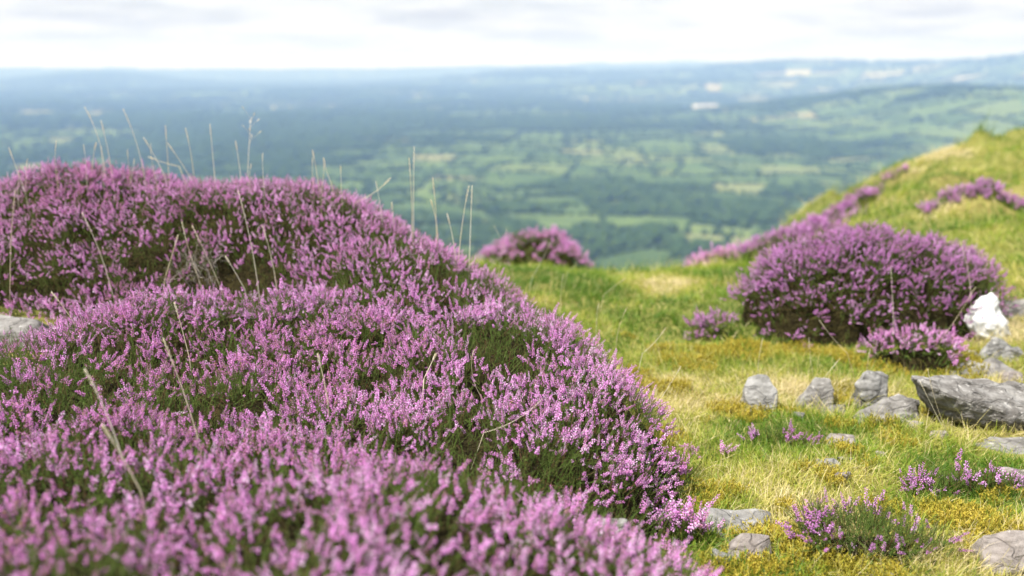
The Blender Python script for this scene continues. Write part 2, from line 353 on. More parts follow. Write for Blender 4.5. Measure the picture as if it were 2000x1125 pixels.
def heather(name, label, group, box, maskf, topf, dens=330, flower=.8, far=False, mat=M_PINK, sc=1.0, fs=23, fz=.25, depth=.085, spread=.38, green=1.0, step=.022, steepf=.9, corem=.6, basef=None, patch=0.0):
    """box = x0,x1,y0,y1; maskf(x,y) -> 0..1 footprint, topf(x,y) -> height of the canopy top"""
    x0, x1, y0, y1 = box; area = (x1 - x0) * (y1 - y0)
    root = empty(name, (0, 0, 0))
    mx, my = (x0 + x1) / 2, (y0 + y1) / 2
    root.location = (mx, my, float(G(mx, my))); tag(root, label, 'heather', group)
    # woody base
    xs = np.arange(x0, x1 + step, step); ys = np.arange(y0, y1 + step, step)
    X, Y = np.meshgrid(xs, ys, indexing='ij'); mk = (basef or maskf)(X, Y) > corem
    top = topf(X, Y); gr = G(X, Y)
    e = .03; sl0 = np.sqrt(1 + ((topf(X + e, Y) - topf(X - e, Y)) / (2 * e)) ** 2 + ((topf(X, Y + e) - topf(X, Y - e)) / (2 * e)) ** 2)
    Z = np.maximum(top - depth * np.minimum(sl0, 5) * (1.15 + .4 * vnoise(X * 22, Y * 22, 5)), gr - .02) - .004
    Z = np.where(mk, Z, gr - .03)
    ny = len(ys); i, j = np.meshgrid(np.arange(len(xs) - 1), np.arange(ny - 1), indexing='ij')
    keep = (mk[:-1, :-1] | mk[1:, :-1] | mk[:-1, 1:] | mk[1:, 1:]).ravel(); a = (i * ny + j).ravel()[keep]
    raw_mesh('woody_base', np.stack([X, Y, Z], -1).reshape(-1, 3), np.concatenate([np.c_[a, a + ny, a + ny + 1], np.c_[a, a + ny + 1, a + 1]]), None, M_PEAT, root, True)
    fl = Bag(); fo = Bag()
    def place(n):
        x = rng.uniform(x0, x1, n); y = rng.uniform(y0, y1, n); m = maskf(x, y); k = rng.uniform(0, 1, n) < m
        x, y = x[k], y[k]; e = .03
        gxx = (topf(x + e, y) - topf(x - e, y)) / (2 * e); gyy = (topf(x, y + e) - topf(x, y - e)) / (2 * e)
        nn = np.stack([-gxx, -gyy, np.ones_like(x)], 1); sl = np.sqrt(1 + gxx ** 2 + gyy ** 2); nn /= sl[:, None]
        return x, y, topf(x, y), nn, sl
    # steeper ground carries more plants per plan area: oversample and thin
    n = int(dens * area * 4.5)
    x, y, z, nn, sl = place(n); k = rng.uniform(0, 4.5, len(x)) < sl; x, y, z, nn, sl = x[k], y[k], z[k], nn[k], sl[k]
    fm = fbm(x * 7.5, y * 7.5, fs, 3); steep = sstep(.55, .85, nn[:, 2])
    pf = flower * (.18 + .82 * sstep(fz, fz + .24, fm)) * (steepf + (1 - steepf) * steep)
    pf = pf * (1 - patch * sstep(.54, .40, fbm(x * 2.6 + 7, y * 2.6, fs + 40, 3)))
    isf = rng.uniform(0, 1, len(x)) < pf
    kk = np.where(isf, rng.integers(4, 8, len(x)), rng.integers(3, 6, len(x)))
    ci = np.repeat(np.arange(len(x)), kk); m = len(ci)
    axis = nn * .75 + np.array([0, 0, .7]) + rng.normal(0, .22, (len(x), 3))
    d = axis[ci] / np.linalg.norm(axis[ci], axis=1, keepdims=True) + rng.normal(0, spread * .95, (m, 3)); d[:, 2] = np.maximum(d[:, 2], .05)
    d /= np.linalg.norm(d, axis=1, keepdims=True)
    dep = depth * rng.uniform(.85, 1.25, len(x))
    base = np.stack([x, y, z], 1)[ci] - nn[ci] * dep[ci][:, None]
    base += rng.normal(0, .012, (m, 3)) * np.array([1, 1, .4])
    base[:, 2] = np.maximum(base[:, 2], G(base[:, 0], base[:, 1]) + .004)
    hgt = np.maximum(.35, np.minimum(1, (z - G(x, y)) / depth))[ci]
    ln = depth * rng.uniform(.55, 1.0, m) * hgt * 1.05
    tip = base + d * ln[:, None]
    crnd = rng.uniform(0, 1, len(x))[ci]
    csc = rng.uniform(.65, 1.25, len(x))[ci]
    spk = SPK_FAR if far else SPK; sht = SHT_FAR if far else SHT
    fsel = isf[ci] & (rng.uniform(0, 1, m) < .92)
    which = rng.integers(0, len(spk), m); ws = rng.integers(0, len(sht), m)
    fade = sstep(.52, .72, fbm(x * 2.2 + 3, y * 2.2, fs + 9, 3))[ci]
    rin = np.clip(.38 + .4 * crnd - .46 * fade + rng.normal(.17, .22, m), .04, 1); rin = np.where(rng.uniform(0, 1, m) < .085, 0, rin)
    for w in range(len(spk)):
        s = fsel & (which == w)
        scatter(fl, spk[w], tip[s] - d[s] * .012, d[s], sc * csc[s] * rng.uniform(.75, 1.2, s.sum()), rin[s], .5)
    grnd = np.clip(.25 + .5 * crnd + rng.normal(0, .18, m), 0, 1); grnd = np.where(rng.uniform(0, 1, m) < .12, -.5, grnd)
    for w in range(len(sht)):
        s = ws == w
        l = np.where(fsel, ln * 1.1 + .01, ln * 1.12)[s] / .087
        scatter(fo, sht[w], base[s], d[s], np.stack([np.ones(s.sum()) * sc, np.ones(s.sum()) * sc, l], 1), grnd[s], .5)
    # green understorey shoots filling the gaps
    x, y, z, nn, sl = place(int(dens * area * 3.2 * green * 1.8)); k = rng.uniform(0, 1.8, len(x)) < np.minimum(sl, 1.8)
    x, y, z, nn, sl = x[k], y[k], z[k], nn[k], sl[k]; m = len(x)
    d = nn * .6 + np.array([0, 0, .6]) + rng.normal(0, .4, (m, 3)); d[:, 2] = np.maximum(d[:, 2], .1)
    d /= np.linalg.norm(d, axis=1, keepdims=True)
    base = np.stack([x, y, z], 1) - nn * (depth * rng.uniform(.9, 1.2, m))[:, None]; base[:, 2] = np.maximum(base[:, 2], G(x, y))
    hg = np.maximum(.35, np.minimum(1, (z - G(x, y)) / depth)); l = depth * rng.uniform(.6, 1.2, m) * hg / .087
    for w in range(len(sht)):
        s = rng.integers(0, len(sht), m) == w
        scatter(fo, sht[w], base[s], d[s], np.stack([np.ones(s.sum()) * sc * 1.1, np.ones(s.sum()) * sc * 1.1, l[s]], 1), np.where(rng.uniform(0, 1, s.sum()) < .14, -.4, np.clip(rng.normal(.5, .25, s.sum()), 0, 1)), .5)
    if fl.n: fl.build('flowers', mat, root)
    fo.build('foliage', M_SHOOT, root)
    return root

# left mass: three neighbouring heather bushes that share one canopy surface
edge = [(-2.9, .6), (.42, .6), (.50, 1.35), (.48, 1.75), (.42, 1.98), (.42, 2.15), (.47, 2.40), (.47, 2.65), (.44, 2.95), (.34, 3.25), (.20, 3.6), (-.02, 4.0), (-.3, 4.4), (-.9, 4.85), (-2.9, 4.9)]
def left_mask(x, y):
    xw = x + .16 * (fbm(x * 6, y * 6, 77, 3) - .5); yw = y + .14 * (fbm(x * 6, y * 6, 78, 3) - .5)
    return .35 * inside(edge, xw, yw) + .3 * inside(edge, xw + .05, yw) + .35 * inside(edge, xw + .10, yw + .03)
def hollow(x, y):          # bare woody hollow under the crest of the back bush
    hx, hy = P(430, 500, 3.62)[:2]
    return 1 - .93 * np.exp(-(((x - hx) / .23) ** 2 + ((y - hy + .02) / .10) ** 2) ** 2)
def split_back(x, y): return y - 3.36 - .55 * sstep(-.72, -.35, x) + .07 * (fbm(x * 3, y * 3, 90) - .5)
def split_front(x, y): return y - (1.80 + .05 * np.sin(x * 3)) + .12 * (fbm(x * 4, y * 4, 91) - .5)
stone_gap = P(10, 640, 3.3)
def gap(x, y): return 1 - np.exp(-(((x - stone_gap[0] + .02) / .22) ** 2 + ((y - stone_gap[1] + .07) / .22) ** 2) ** 2)
heather('heather_bush', 'pink heather bush on the back left crest, with a dark bare hollow in its front', 'large heather bushes', (-2.3, .1, 3.1, 4.9),
        lambda x, y: left_mask(x, y) * (split_back(x, y) > 0) * hollow(x, y) * gap(x, y), T, 900, .92, fs=23, fz=.16, steepf=.42, basef=lambda x, y: left_mask(x, y) * (split_back(x, y) > -.06) * gap(x, y), sc=.66, depth=.07, green=.6, spread=.45)
heather('heather_bush', 'broad pink heather bush covering the slope between the crest and the grass', 'large heather bushes', (-2.0, .7, 1.6, 4.5),
        lambda x, y: left_mask(x, y) * (split_back(x, y) <= 0) * (split_front(x, y) > 0) * gap(x, y), T, 720, .93, fs=45, fz=.22, spread=.48, sc=.74, depth=.072, green=.8, patch=.75)
heather('heather_bush', 'bright pink heather bush closest to the viewer, out of focus along the bottom edge', 'large heather bushes', (-1.1, .56, .75, 2.0),
        lambda x, y: left_mask(x, y) * (split_front(x, y) <= 0), T, 560, .95, fs=61, fz=.16, spread=.55, sc=.78, depth=.075, green=.85, patch=.3)

# mound-shaped bushes
def mound(u, v, rx, ry, h, label, group, name='heather_bush', Y=None, p=.62, dens=330, flower=.8, far=False, mat=M_PURPLE, sc=1.0, depth=.085, rot=0, fz=.2, green=1.0, rag=.25, spread=.38, step=.022):
    q = P(u, v, Y) if Y else on_ground(u, v)
    cx, cy = q[0], q[1] + (0 if Y else ry * .85); c, s = math.cos(rot), math.sin(rot); sd = int(u)
    def rr(x, y):
        dx, dy = x - cx, y - cy; a = (dx * c + dy * s) / rx; b = (-dx * s + dy * c) / ry
        return np.sqrt(a * a + b * b) * (1 + rag * (fbm(x * 1.6 / rx + 9, y * 1.6 / rx, sd, 3) - .5) * 2)
    def mask(x, y):
        q_ = rr(x, y) + .2 * (fbm(x * 9, y * 9, sd + 3, 2) - .5)
        if rx < .21: return (q_ < .95).astype(float)
        return .3 * (q_ < 1.0) + .3 * (q_ < .93) + .4 * (q_ < .80)
    def top(x, y):
        r2 = np.clip(rr(x, y), 0, 1) ** 2
        return G(x, y) + .012 + h * (1 - r2) ** p * (.9 + .25 * (fbm(x * 5, y * 5, sd + 5, 3) - .5))
    m = max(rx, ry) * 1.15
    return heather(name, label, group, (cx - m, cx + m, cy - m, cy + m), mask, top, dens, flower, far, mat, sc, sd, fz, depth, spread, green, step)

g1 = 'rounded heather bushes on the grass'; g2 = 'small heather tufts in the turf'
mound(1752, 679, .69, .42, .51, 'large domed purple heather bush on the right, behind the row of stones', g1, flower=.97, fz=.12, p=.58, rag=.13, rot=.08, dens=900, green=1.3, sc=.76, depth=.075, spread=.45)
mound(1812, 745, .23, .15, .19, 'low paler heather tuft between the big purple bush and the dark slab', g2, 'heather_tuft', mat=M_PINK, flower=.75, depth=.07, fz=.1, green=1.6, p=.8, dens=420)
mound(1400, 672, .15, .10, .13, 'small purple heather tuft just left of the big purple bush, beside the grass', g2, 'heather_tuft', flower=.85, depth=.07)
mound(1045, 505, .52, .36, .33, 'lone rounded heather hummock on the brow of the hill, against the valley fields', g1, Y=7.7, far=True, mat=M_PINK, flower=.9, sc=1.1, rag=.12)
mound(1415, 508, .36, .22, .17, 'low heather clump on the brow, lowest of the row climbing to the grassy knoll', g1, Y=7.3, far=True, mat=M_PINK, flower=.9, sc=1.1)
mound(1545, 500, .45, .3, .26, 'long heather clump on the brow behind the left shoulder of the big purple bush', g1, Y=7.1, far=True, flower=.95, sc=1.1)
mound(1625, 420, .40, .3, .20, 'dusky heather clump at the foot of the grassy knoll, against the woods of the valley', g1, Y=8.4, far=True, flower=.95, sc=1.1)
mound(1735, 365, .24, .22, .07, 'faint pinkish heather patch on the left shoulder of the grassy knoll', g1, Y=9.3, far=True, mat=M_PINK, flower=.4, sc=.9)
mound(1935, 425, .56, .3, .13, 'wide heather clump on the knoll, above and behind the big purple bush', g1, Y=7.0, far=True, flower=.9, sc=1.1)
mound(1530, 880, .15, .07, .065, 'sparse dark heather tuft in the turf below the pale upright stone', g2, 'heather_tuft', flower=.55, depth=.06, fz=.0, dens=420, sc=.8)
mound(1395, 905, .09, .06, .055, 'few thin pink heather sprigs in the grass beside the broad heather slope', g2, 'heather_tuft', mat=M_PINK, flower=.8, depth=.055, dens=300, green=.4, fz=.2)
mound(1320, 1000, .13, .13, .12, 'straggly heather fringe in the grass above the flat white slab', g2, 'heather_tuft', mat=M_PINK, flower=.8, depth=.07, dens=330, green=.6, fz=.25)
mound(1345, 1085, .11, .09, .10, 'ragged heather tuft between the near heather and the small white stone', g2, 'heather_tuft', mat=M_PINK, flower=.7, depth=.07, dens=300, green=.8, fz=.1)
mound(1730, 1130, .25, .19, .14, 'green heather tuft with scattered upright spikes at the bottom right', g2, 'heather_tuft', flower=.30, depth=.07, fz=.0, dens=460, green=2.2, sc=.85, rag=.32)
mound(1905, 985, .20, .09, .085, 'low green heather tuft with few flowers, above the speckled corner boulder', g2, 'heather_tuft', flower=.4, depth=.06, fz=.1, dens=460, green=1.8, sc=.85)

# ------------------------------------------------------------------ rocks
ROCKS = []
def rock(name, label, pts, u, v, mat=M_ROCK, sink=.018, seed=0, rough=.007, rot=0, group='stones lying in the grass', Y=None, bevel=.005, sub=3, cat='stone'):
    """pts: corner points in metres (x across, y away, z up) around the foot of the stone"""
    q = P(u, v, Y) if Y else on_ground(u, v)
    bm = bmesh.new()
    for p in pts: bm.verts.new(p)
    bmesh.ops.convex_hull(bm, input=bm.verts)
    for e in [e for e in bm.verts if not e.link_faces]: bm.verts.remove(e)
    bmesh.ops.dissolve_limit(bm, angle_limit=R(4), verts=bm.verts, edges=bm.edges)
    bmesh.ops.bevel(bm, geom=bm.edges[:] , offset=bevel, segments=2, profile=.6, affect='EDGES', clamp_overlap=True)
    bmesh.ops.triangulate(bm, faces=bm.faces)
    ext = max((max(a.co) for a in bm.verts)) 
    for _ in range(sub):
        ln = [e for e in bm.edges if e.calc_length() > .014]
        if not ln: break
        bmesh.ops.subdivide_edges(bm, edges=ln, cuts=1, use_grid_fill=False); bmesh.ops.triangulate(bm, faces=bm.faces)
    bm.normal_update()
    from mathutils import noise as mn
    off = Vector((seed * 7.3, seed * 3.1, seed * 1.7))
    for w in bm.verts:
        c = w.co * 1.0
        lay = math.sin((c.z * 1.0 + c.x * .25) * 160 + seed) * .25 
        n_ = mn.fractal(c * 16 + off, 1, 2, 4) + .5 * mn.ridged_multi_fractal(c * 9 + off, 1, 2, 3, 1, 2) * .3 + lay * mn.noise(c * 12 + off)
        w.co += w.normal * n_ * rough
    me = bpy.data.meshes.new(name); bm.to_mesh(me); bm.free(); me.materials.append(mat)
    o = bpy.data.objects.new(name, me); COL.objects.link(o)
    pa = np.array(pts); lo, hi = pa.min(0), pa.max(0); ROCKS.append((q[0] + (lo[0] + hi[0]) / 2, q[1] + (lo[1] + hi[1]) / 2, (hi[0] - lo[0]) / 2, (hi[1] - lo[1]) / 2))
    o.location = (q[0], q[1], q[2] - sink); o.rotation_euler = (0, 0, rot); tag(o, label, cat, group)
    return o

def lump(w, d, h, seed, flat=.5, n=15):
    """angular random stone: w across, d deep, h high, resting on z=0"""
    r = np.random.default_rng(seed); pts = []
    for i in range(n):
        a = r.uniform(0, 6.283); zz = r.choice([0, r.uniform(.3, .8), 1.0], p=[.35, .25, .4])
        k = r.uniform(.8, 1.05) * (1 - flat * .35 * zz)
        pts.append((math.cos(a) * w / 2 * k, math.sin(a) * d / 2 * k + d / 2, zz * h * r.uniform(.8, 1)))
    return pts
s = 1 / F    # metres per photo pixel at 1 m
# the dark tilted slab: an undercut plate pointing to the left
k = 3.2 * s
slab = [(-.065, .02, .165), (-.055, .10, .155), (.03, -.03, .13), (.06, .20, .125), (.24, -.06, .062), (.26, .20, .075), (.55, -.06, .025), (.60, .22, .07),
        (-.04, .03, .13), (.02, .03, .045), (.10, -.005, .03), (.30, -.02, .0), (.60, .0, -.04), (.05, .2, .0), (.6, .2, -.04)]
rock('rock_slab', 'large dark-edged slab tilted at the right edge, pointing left', slab, 1828, 842, M_DARK, sink=.0, seed=3, rough=.012, bevel=.01, sub=4, cat='rock')
rock('stone', 'long pale flat stone half buried under the dark tilted slab', [(-.1, 0, 0), (-.1, .12, 0), (.3, -.09, 0), (.3, .1, 0), (-.08, .02, .02), (.28, -.07, .03), (.28, .08, .04), (0, .08, .035)], 1955, 882, M_ROCK, seed=4)
rock('stone', 'upright pale stone with a rounded head, leftmost of the row below the purple bush', [(-.035, 0, 0), (.055, 0, 0), (-.05, .05, .07), (-.055, .06, .10), (-.04, .08, .125), (0, .08, .14), (.03, .08, .135), (.055, .05, .09), (.05, .01, .05), (-.05, .12, 0), (.05, .12, 0)], 1490, 808, M_PALE, seed=5, rough=.006)
rock('stone', 'wedge-shaped grey stone with one pale sloping face, second in the row below the purple bush', [(-.075, .0, .03), (-.05, -.01, 0), (.05, 0, 0), (0, .05, .125), (.05, .05, .115), (.06, .03, .08), (-.06, .08, .02), (.07, .12, 0), (-.03, .12, 0)], 1597, 800, M_ROCK, seed=6)
rock('stone', 'bluish white stone with a pointed top, brightest of the row below the purple bush', [(-.065, .03, .10), (-.045, .02, .125), (-.02, .04, .15), (.02, .05, .14), (.055, .04, .13), (.06, .05, .09), (.045, .0, .03), (.0, -.01, 0), (.04, 0, 0), (-.02, .03, .03), (-.04, .12, .02), (.05, .12, .0)], 1708, 800, M_PALE, seed=7, rough=.01)
rock('stone', 'low grey stone between the wedge-shaped stone and the bluish white stone', [(-.05, 0, 0), (.04, .0, 0), (-.05, .03, .02), (.0, .03, .045), (.05, .05, .045), (.06, .08, 0), (-.04, .1, 0)], 1632, 812, M_ROCK, seed=8)
rock('stone', 'small brown stone wedged at the foot of the bluish white stone', lump(.055, .05, .05, 41), 1682, 800, M_DARK, seed=9)
rock('stone', 'broad flat grey stone between the bluish white stone and the dark slab', [(-.11, -.01, 0), (.02, -.03, 0), (.10, 0, .0), (-.05, .02, .025), (.03, .0, .045), (.10, .04, .075), (.05, .07, .085), (-.02, .07, .06), (.13, .09, .06), (-.1, .08, 0), (.12, .12, 0)], 1738, 822, M_ROCK, seed=10, rough=.012)
rock('stone', 'weathered slab lying behind the dark tilted slab, below the heather tuft', [(-.10, 0, 0), (.16, 0, 0), (-.1, .05, .03), (.0, .04, .035), (.15, .02, .04), (.12, .13, .06), (.02, .14, .05), (-.08, .15, 0), (.18, .15, 0)], 1915, 742, M_ROCK, seed=11, rough=.012)
rock('stone', 'pale jagged stone below the crumpled white bag', [(-.06, 0, 0), (.09, 0, 0), (-.055, .02, .06), (-.01, .04, .11), (.03, .05, .10), (.09, .05, .05), (.08, .1, .06), (-.05, .1, 0), (.1, .1, 0)], 1950, 708, M_PALE, seed=12, rough=.012)
rock('stone', 'grey rock behind the crumpled white bag at the right edge', [(-.12, 0, 0), (.2, 0, 0), (-.1, .04, .05), (-.05, .06, .09), (.1, .04, .10), (.2, .06, .09), (.2, .2, 0), (-.1, .2, 0)], 1985, 622, M_ROCK, seed=13)
rock('stone', 'grey stone at the right edge just above the dark tilted slab', lump(.11, .1, .05, 43), 1985, 750, M_WARM, seed=14)
rock('stone', 'flat layered pinkish stone in the turf right of the sparse heather tuft', [(-.05, 0, 0), (.055, -.01, 0), (-.04, .02, .02), (.03, .0, .03), (.045, .03, .04), (-.03, .05, .045), (.05, .06, .03), (-.05, .07, 0)], 1648, 872, M_WARM, seed=15)
rock('stone', 'small white-topped stone in the turf above the round pinkish stone', [(-.035, 0, 0), (.03, 0, 0), (-.035, .03, .03), (.0, .02, .035), (.03, .02, .02), (.02, .06, .03), (-.03, .06, 0)], 1626, 915, M_PALE, seed=16)
rock('stone', 'smooth round pinkish stone in the turf at the end of the stony strip', lump(.05, .045, .045, 45, .3), 1651, 945, M_WARM, seed=17, rough=.003)
rock('stone', 'small thin pinkish stone lying in straw grass left of the dark slab', lump(.05, .035, .02, 46), 1722, 892, M_WARM, seed=18)
rock('stone', 'purplish stone leaning at the front foot of the dark slab', lump(.06, .04, .04, 47), 1838, 858, M_WARM, seed=19)
rock('stone', 'flat white slab sunk in the turf at the edge of the front heather', [(-.075, -.02, 0), (.0, -.045, 0), (.085, .01, 0), (-.08, .0, .034), (-.07, .075, .048), (.10, .07, .044), (.06, .025, .036), (.0, -.035, .032), (-.06, .09, 0), (.10, .08, 0)], 1440, 1040, M_PALE, seed=20, rough=.007)
rock('stone', 'angular stone with a smooth grey face and white top below the flat white slab', [(-.055, 0, 0), (.02, -.025, 0), (.065, .02, 0), (-.04, .015, .05), (-.01, .035, .075), (.06, .05, .062), (.03, .012, .052), (.06, .07, .02), (-.03, .08, .03)], 1462, 1098, M_WARM, seed=21, rough=.002)
rock('stone', 'small white stone wedged left of the grey-faced stone at the bottom', [(-.025, 0, 0), (.025, -.01, 0), (-.025, .01, .04), (.01, .0, .045), (.025, .02, .03), (-.02, .05, .04), (.02, .05, 0)], 1412, 1105, M_PALE, seed=22, rough=.003)
rock('stone', 'brownish small stone between the flat white slab and the grey-faced stone', lump(.04, .035, .035, 48), 1418, 1058, M_WARM, seed=23)
rock('boulder', 'speckled boulder cut off by the bottom right corner', [(-.05, 0, 0), (.12, -.02, 0), (-.055, .02, .05), (-.045, .05, .09), (.02, .05, .105), (.12, .05, .10), (.12, .0, .05), (.0, -.01, .035), (.14, .15, 0), (-.04, .14, 0)], 1972, 1122, M_WARM, seed=24, rough=.006, cat='rock')
rock('stone', 'grey stone just showing at the bottom edge, under the green heather tuft', lump(.08, .06, .03, 49), 1722, 1138, M_ROCK, seed=25)
rock('stone', 'brown stone at the right edge behind the low green heather tuft', lump(.10, .07, .06, 50), 1992, 950, M_WARM, seed=26)
rock('stone', 'low whitish stone at the left foot of the small purple tuft, beside the path', [(-.07, -.01, 0), (.05, .02, 0), (-.06, .01, .012), (.03, .05, .035), (.06, .07, .035), (.05, .1, 0), (-.06, .06, 0)], 1382, 697, M_PALE, seed=27)
rock('stone', 'flat pale stone at the left edge, between the crest bush and the slope bush', [(-.2, 0, 0), (.12, 0, 0), (-.2, .02, .06), (.05, .02, .06), (.08, .1, .09), (-.15, .14, .10), (.12, .2, 0), (-.2, .2, 0)], 5, 668, M_ROCK, Y=3.22, sink=.035, seed=28)
rock('stone', 'pale grey stone glimpsed through the front heather, left of the flat white slab', lump(.09, .06, .06, 52), 1195, 1015, M_PALE, Y=1.95, sink=.07, seed=29)
for i, (u, v, w, d_, h_, m_, lb) in enumerate([(1868, 722, .09, .06, .03, M_WARM, 'flat pinkish stone at the front foot of the low paler tuft'), (1985, 705, .10, .07, .05, M_PALE, 'pale stone at the right edge beside the jagged stone under the bag'),
        (1905, 700, .06, .05, .03, M_ROCK, 'small grey stone left of the jagged stone under the bag'), (1565, 818, .05, .04, .022, M_ROCK, 'low grey stone just in front of the wedge-shaped stone'), (1790, 838, .08, .05, .02, M_WARM, 'thin flat stone touching the left tip of the dark slab'),
        (1655, 905, .06, .04, .02, M_ROCK, 'thin grey stone between the layered pinkish stone and the round one')]):
    rock('stone', lb, lump(w, d_, h_, 80 + i, .5), u, v, m_, sink=.006, seed=60 + i, rough=.006)
for i, (u, v, w) in enumerate([(1600, 905, .022), (1610, 930, .018), (1585, 915, .014), (1672, 918, .016), (1560, 898, .016), (1668, 880, .02), (1395, 1080, .02), (1628, 950, .014), (1745, 868, .02), (1690, 902, .015)]):
    rock('pebble', 'small pebble showing through the turf among the larger stones', lump(w, w * .8, w * .6, 60 + i), u, v, [M_WARM, M_ROCK, M_PALE][i % 3], sink=.003, seed=40 + i, rough=.002, group='pebbles in the turf', bevel=.003, sub=1, cat='pebble')

# ------------------------------------------------------------------ crumpled white bag
def crumpled_bag():
    q = on_ground(1934, 674); k = q[1] * s * 1.2
    pts = [(-31, 38, 20), (-20, 68, 25), (-8, 80, 28), (8, 86, 30), (14, 60, 25), (18, 52, 18), (38, 36, 20), (34, 10, 10), (30, -2, 0), (0, 0, 4), (-16, 6, 12), (-28, 22, 16),
           (0, 70, 55), (-25, 35, 50), (25, 30, 45), (0, 10, 40), (-10, 48, -8), (5, 30, -12), (18, 8, -6)]
    bm = bmesh.new()
    bmesh.ops.create_icosphere(bm, subdivisions=5, radius=1)
    from mathutils import noise as mn
    prof = [(-2, 12), (10, 30), (24, 34), (38, 36), (52, 27), (66, 20), (78, 14), (88, 5)]
    for w in bm.verts:
        n0 = w.co.copy(); tz = (n0.z + 1) / 2 * 88
        half = np.interp(tz, [a for a, _ in prof], [b for _, b in prof])
        ctr = np.interp(tz, [0, 20, 40, 60, 88], [14, 6, -2, -6, 3])
        rr = math.hypot(n0.x, n0.y) + 1e-6; x = n0.x / rr * min(1, rr * 1.6); y = n0.y / rr * min(1, rr * 1.6)
        fold = mn.ridged_multi_fractal(n0 * 1.6 + Vector((3, 1, 2)), 1, 2, 4, 1, 2) * .16 - .2 + mn.noise(n0 * 5) * .12
        f = 1 + fold * .9
        w.co = Vector(((ctr + x * half * f) * k, (y * half * .7 * f + 20) * k, (tz - 1 + 3 * mn.noise(n0 * 4)) * k))
    me = bpy.data.meshes.new('crumpled_bag'); bm.to_mesh(me); bm.free(); me.materials.append(M_BAG)
    for p in me.polygons: p.use_smooth = True
    o = bpy.data.objects.new('crumpled_bag', me); COL.objects.link(o); o.location = q
    tag(o, 'crumpled white bag lying against the right side of the big purple heather bush', 'litter')
crumpled_bag()

# ------------------------------------------------------------------ grass stalks
def stalk(u0, v0, u1, v1, Y, label, bend=0.0, head=.28, kind='spike', rad=.0014, group='dry grass stalks', dy=0.0):
    a = P(u0, v0, Y); b = P(u1, v1, Y + dy); side = np.array([b[2] - a[2], 0, -(b[0] - a[0])]); 
    m = (a + b) / 2 + side * bend
    foot = a - (b - a) * .35; foot[2] = max(a[2] - .14, float(G(a[0], a[1])))
    t = np.linspace(0, 1, 14)[:, None]; c = a * (1 - t) ** 2 + 2 * m * t * (1 - t) + b * t * t
    c = np.concatenate([foot[None], c])
    root = empty('grass_stalk', foot); tag(root, label, 'grass stalk', group)
    st = Bag(); tube(st, c, np.linspace(rad, rad * .45, len(c)), 4, rng.uniform(.3, .9)); st.build('stem', M_STRAW, root, True)
    hd = Bag(); n = 16
    L = np.linalg.norm(b - a)
    for i in range(n):
        q = 1 - head * (1 - (i + .5) / n) if kind == 'spike' else 1 - .5 * (1 - (i + .5) / n)
        p = a * (1 - q) ** 2 + 2 * m * q * (1 - q) + b * q * q; d = (2 * (1 - q) * (m - a) + 2 * q * (b - m)); d /= np.linalg.norm(d)
        an = i * 2.4; o = np.cross(d, [math.cos(an), math.sin(an), .3]); o /= np.linalg.norm(o)
        if kind == 'spike':
            sz = rad * 5 * (1 - .5 * abs(2 * (i + .5) / n - 1)); ax = d * .95 + o * .3
            w = np.cross(ax, o); hd.add(octa(p + o * rad * 1.1, ax * sz, o * sz * .22, w * sz * .22), OCT_T, rng.uniform(.3, 1))
        elif i % 2 == 0:
            br = d * .8 + o * .7; br /= np.linalg.norm(br); e = p + br * L * rng.uniform(.14, .26)
            tube(hd, [p, (p + e) / 2 + d * .002, e], rad * .3, 3, .6)
            w = np.cross(br, o); w /= np.linalg.norm(w); hd.add(octa(e, br * rad * 7, o * rad * 1.6, w * rad * 1.6), OCT_T, rng.uniform(.5, 1))
    hd.build('seed_head', M_STRAW, root)
gs = 'grass stalks standing above the heather skyline'
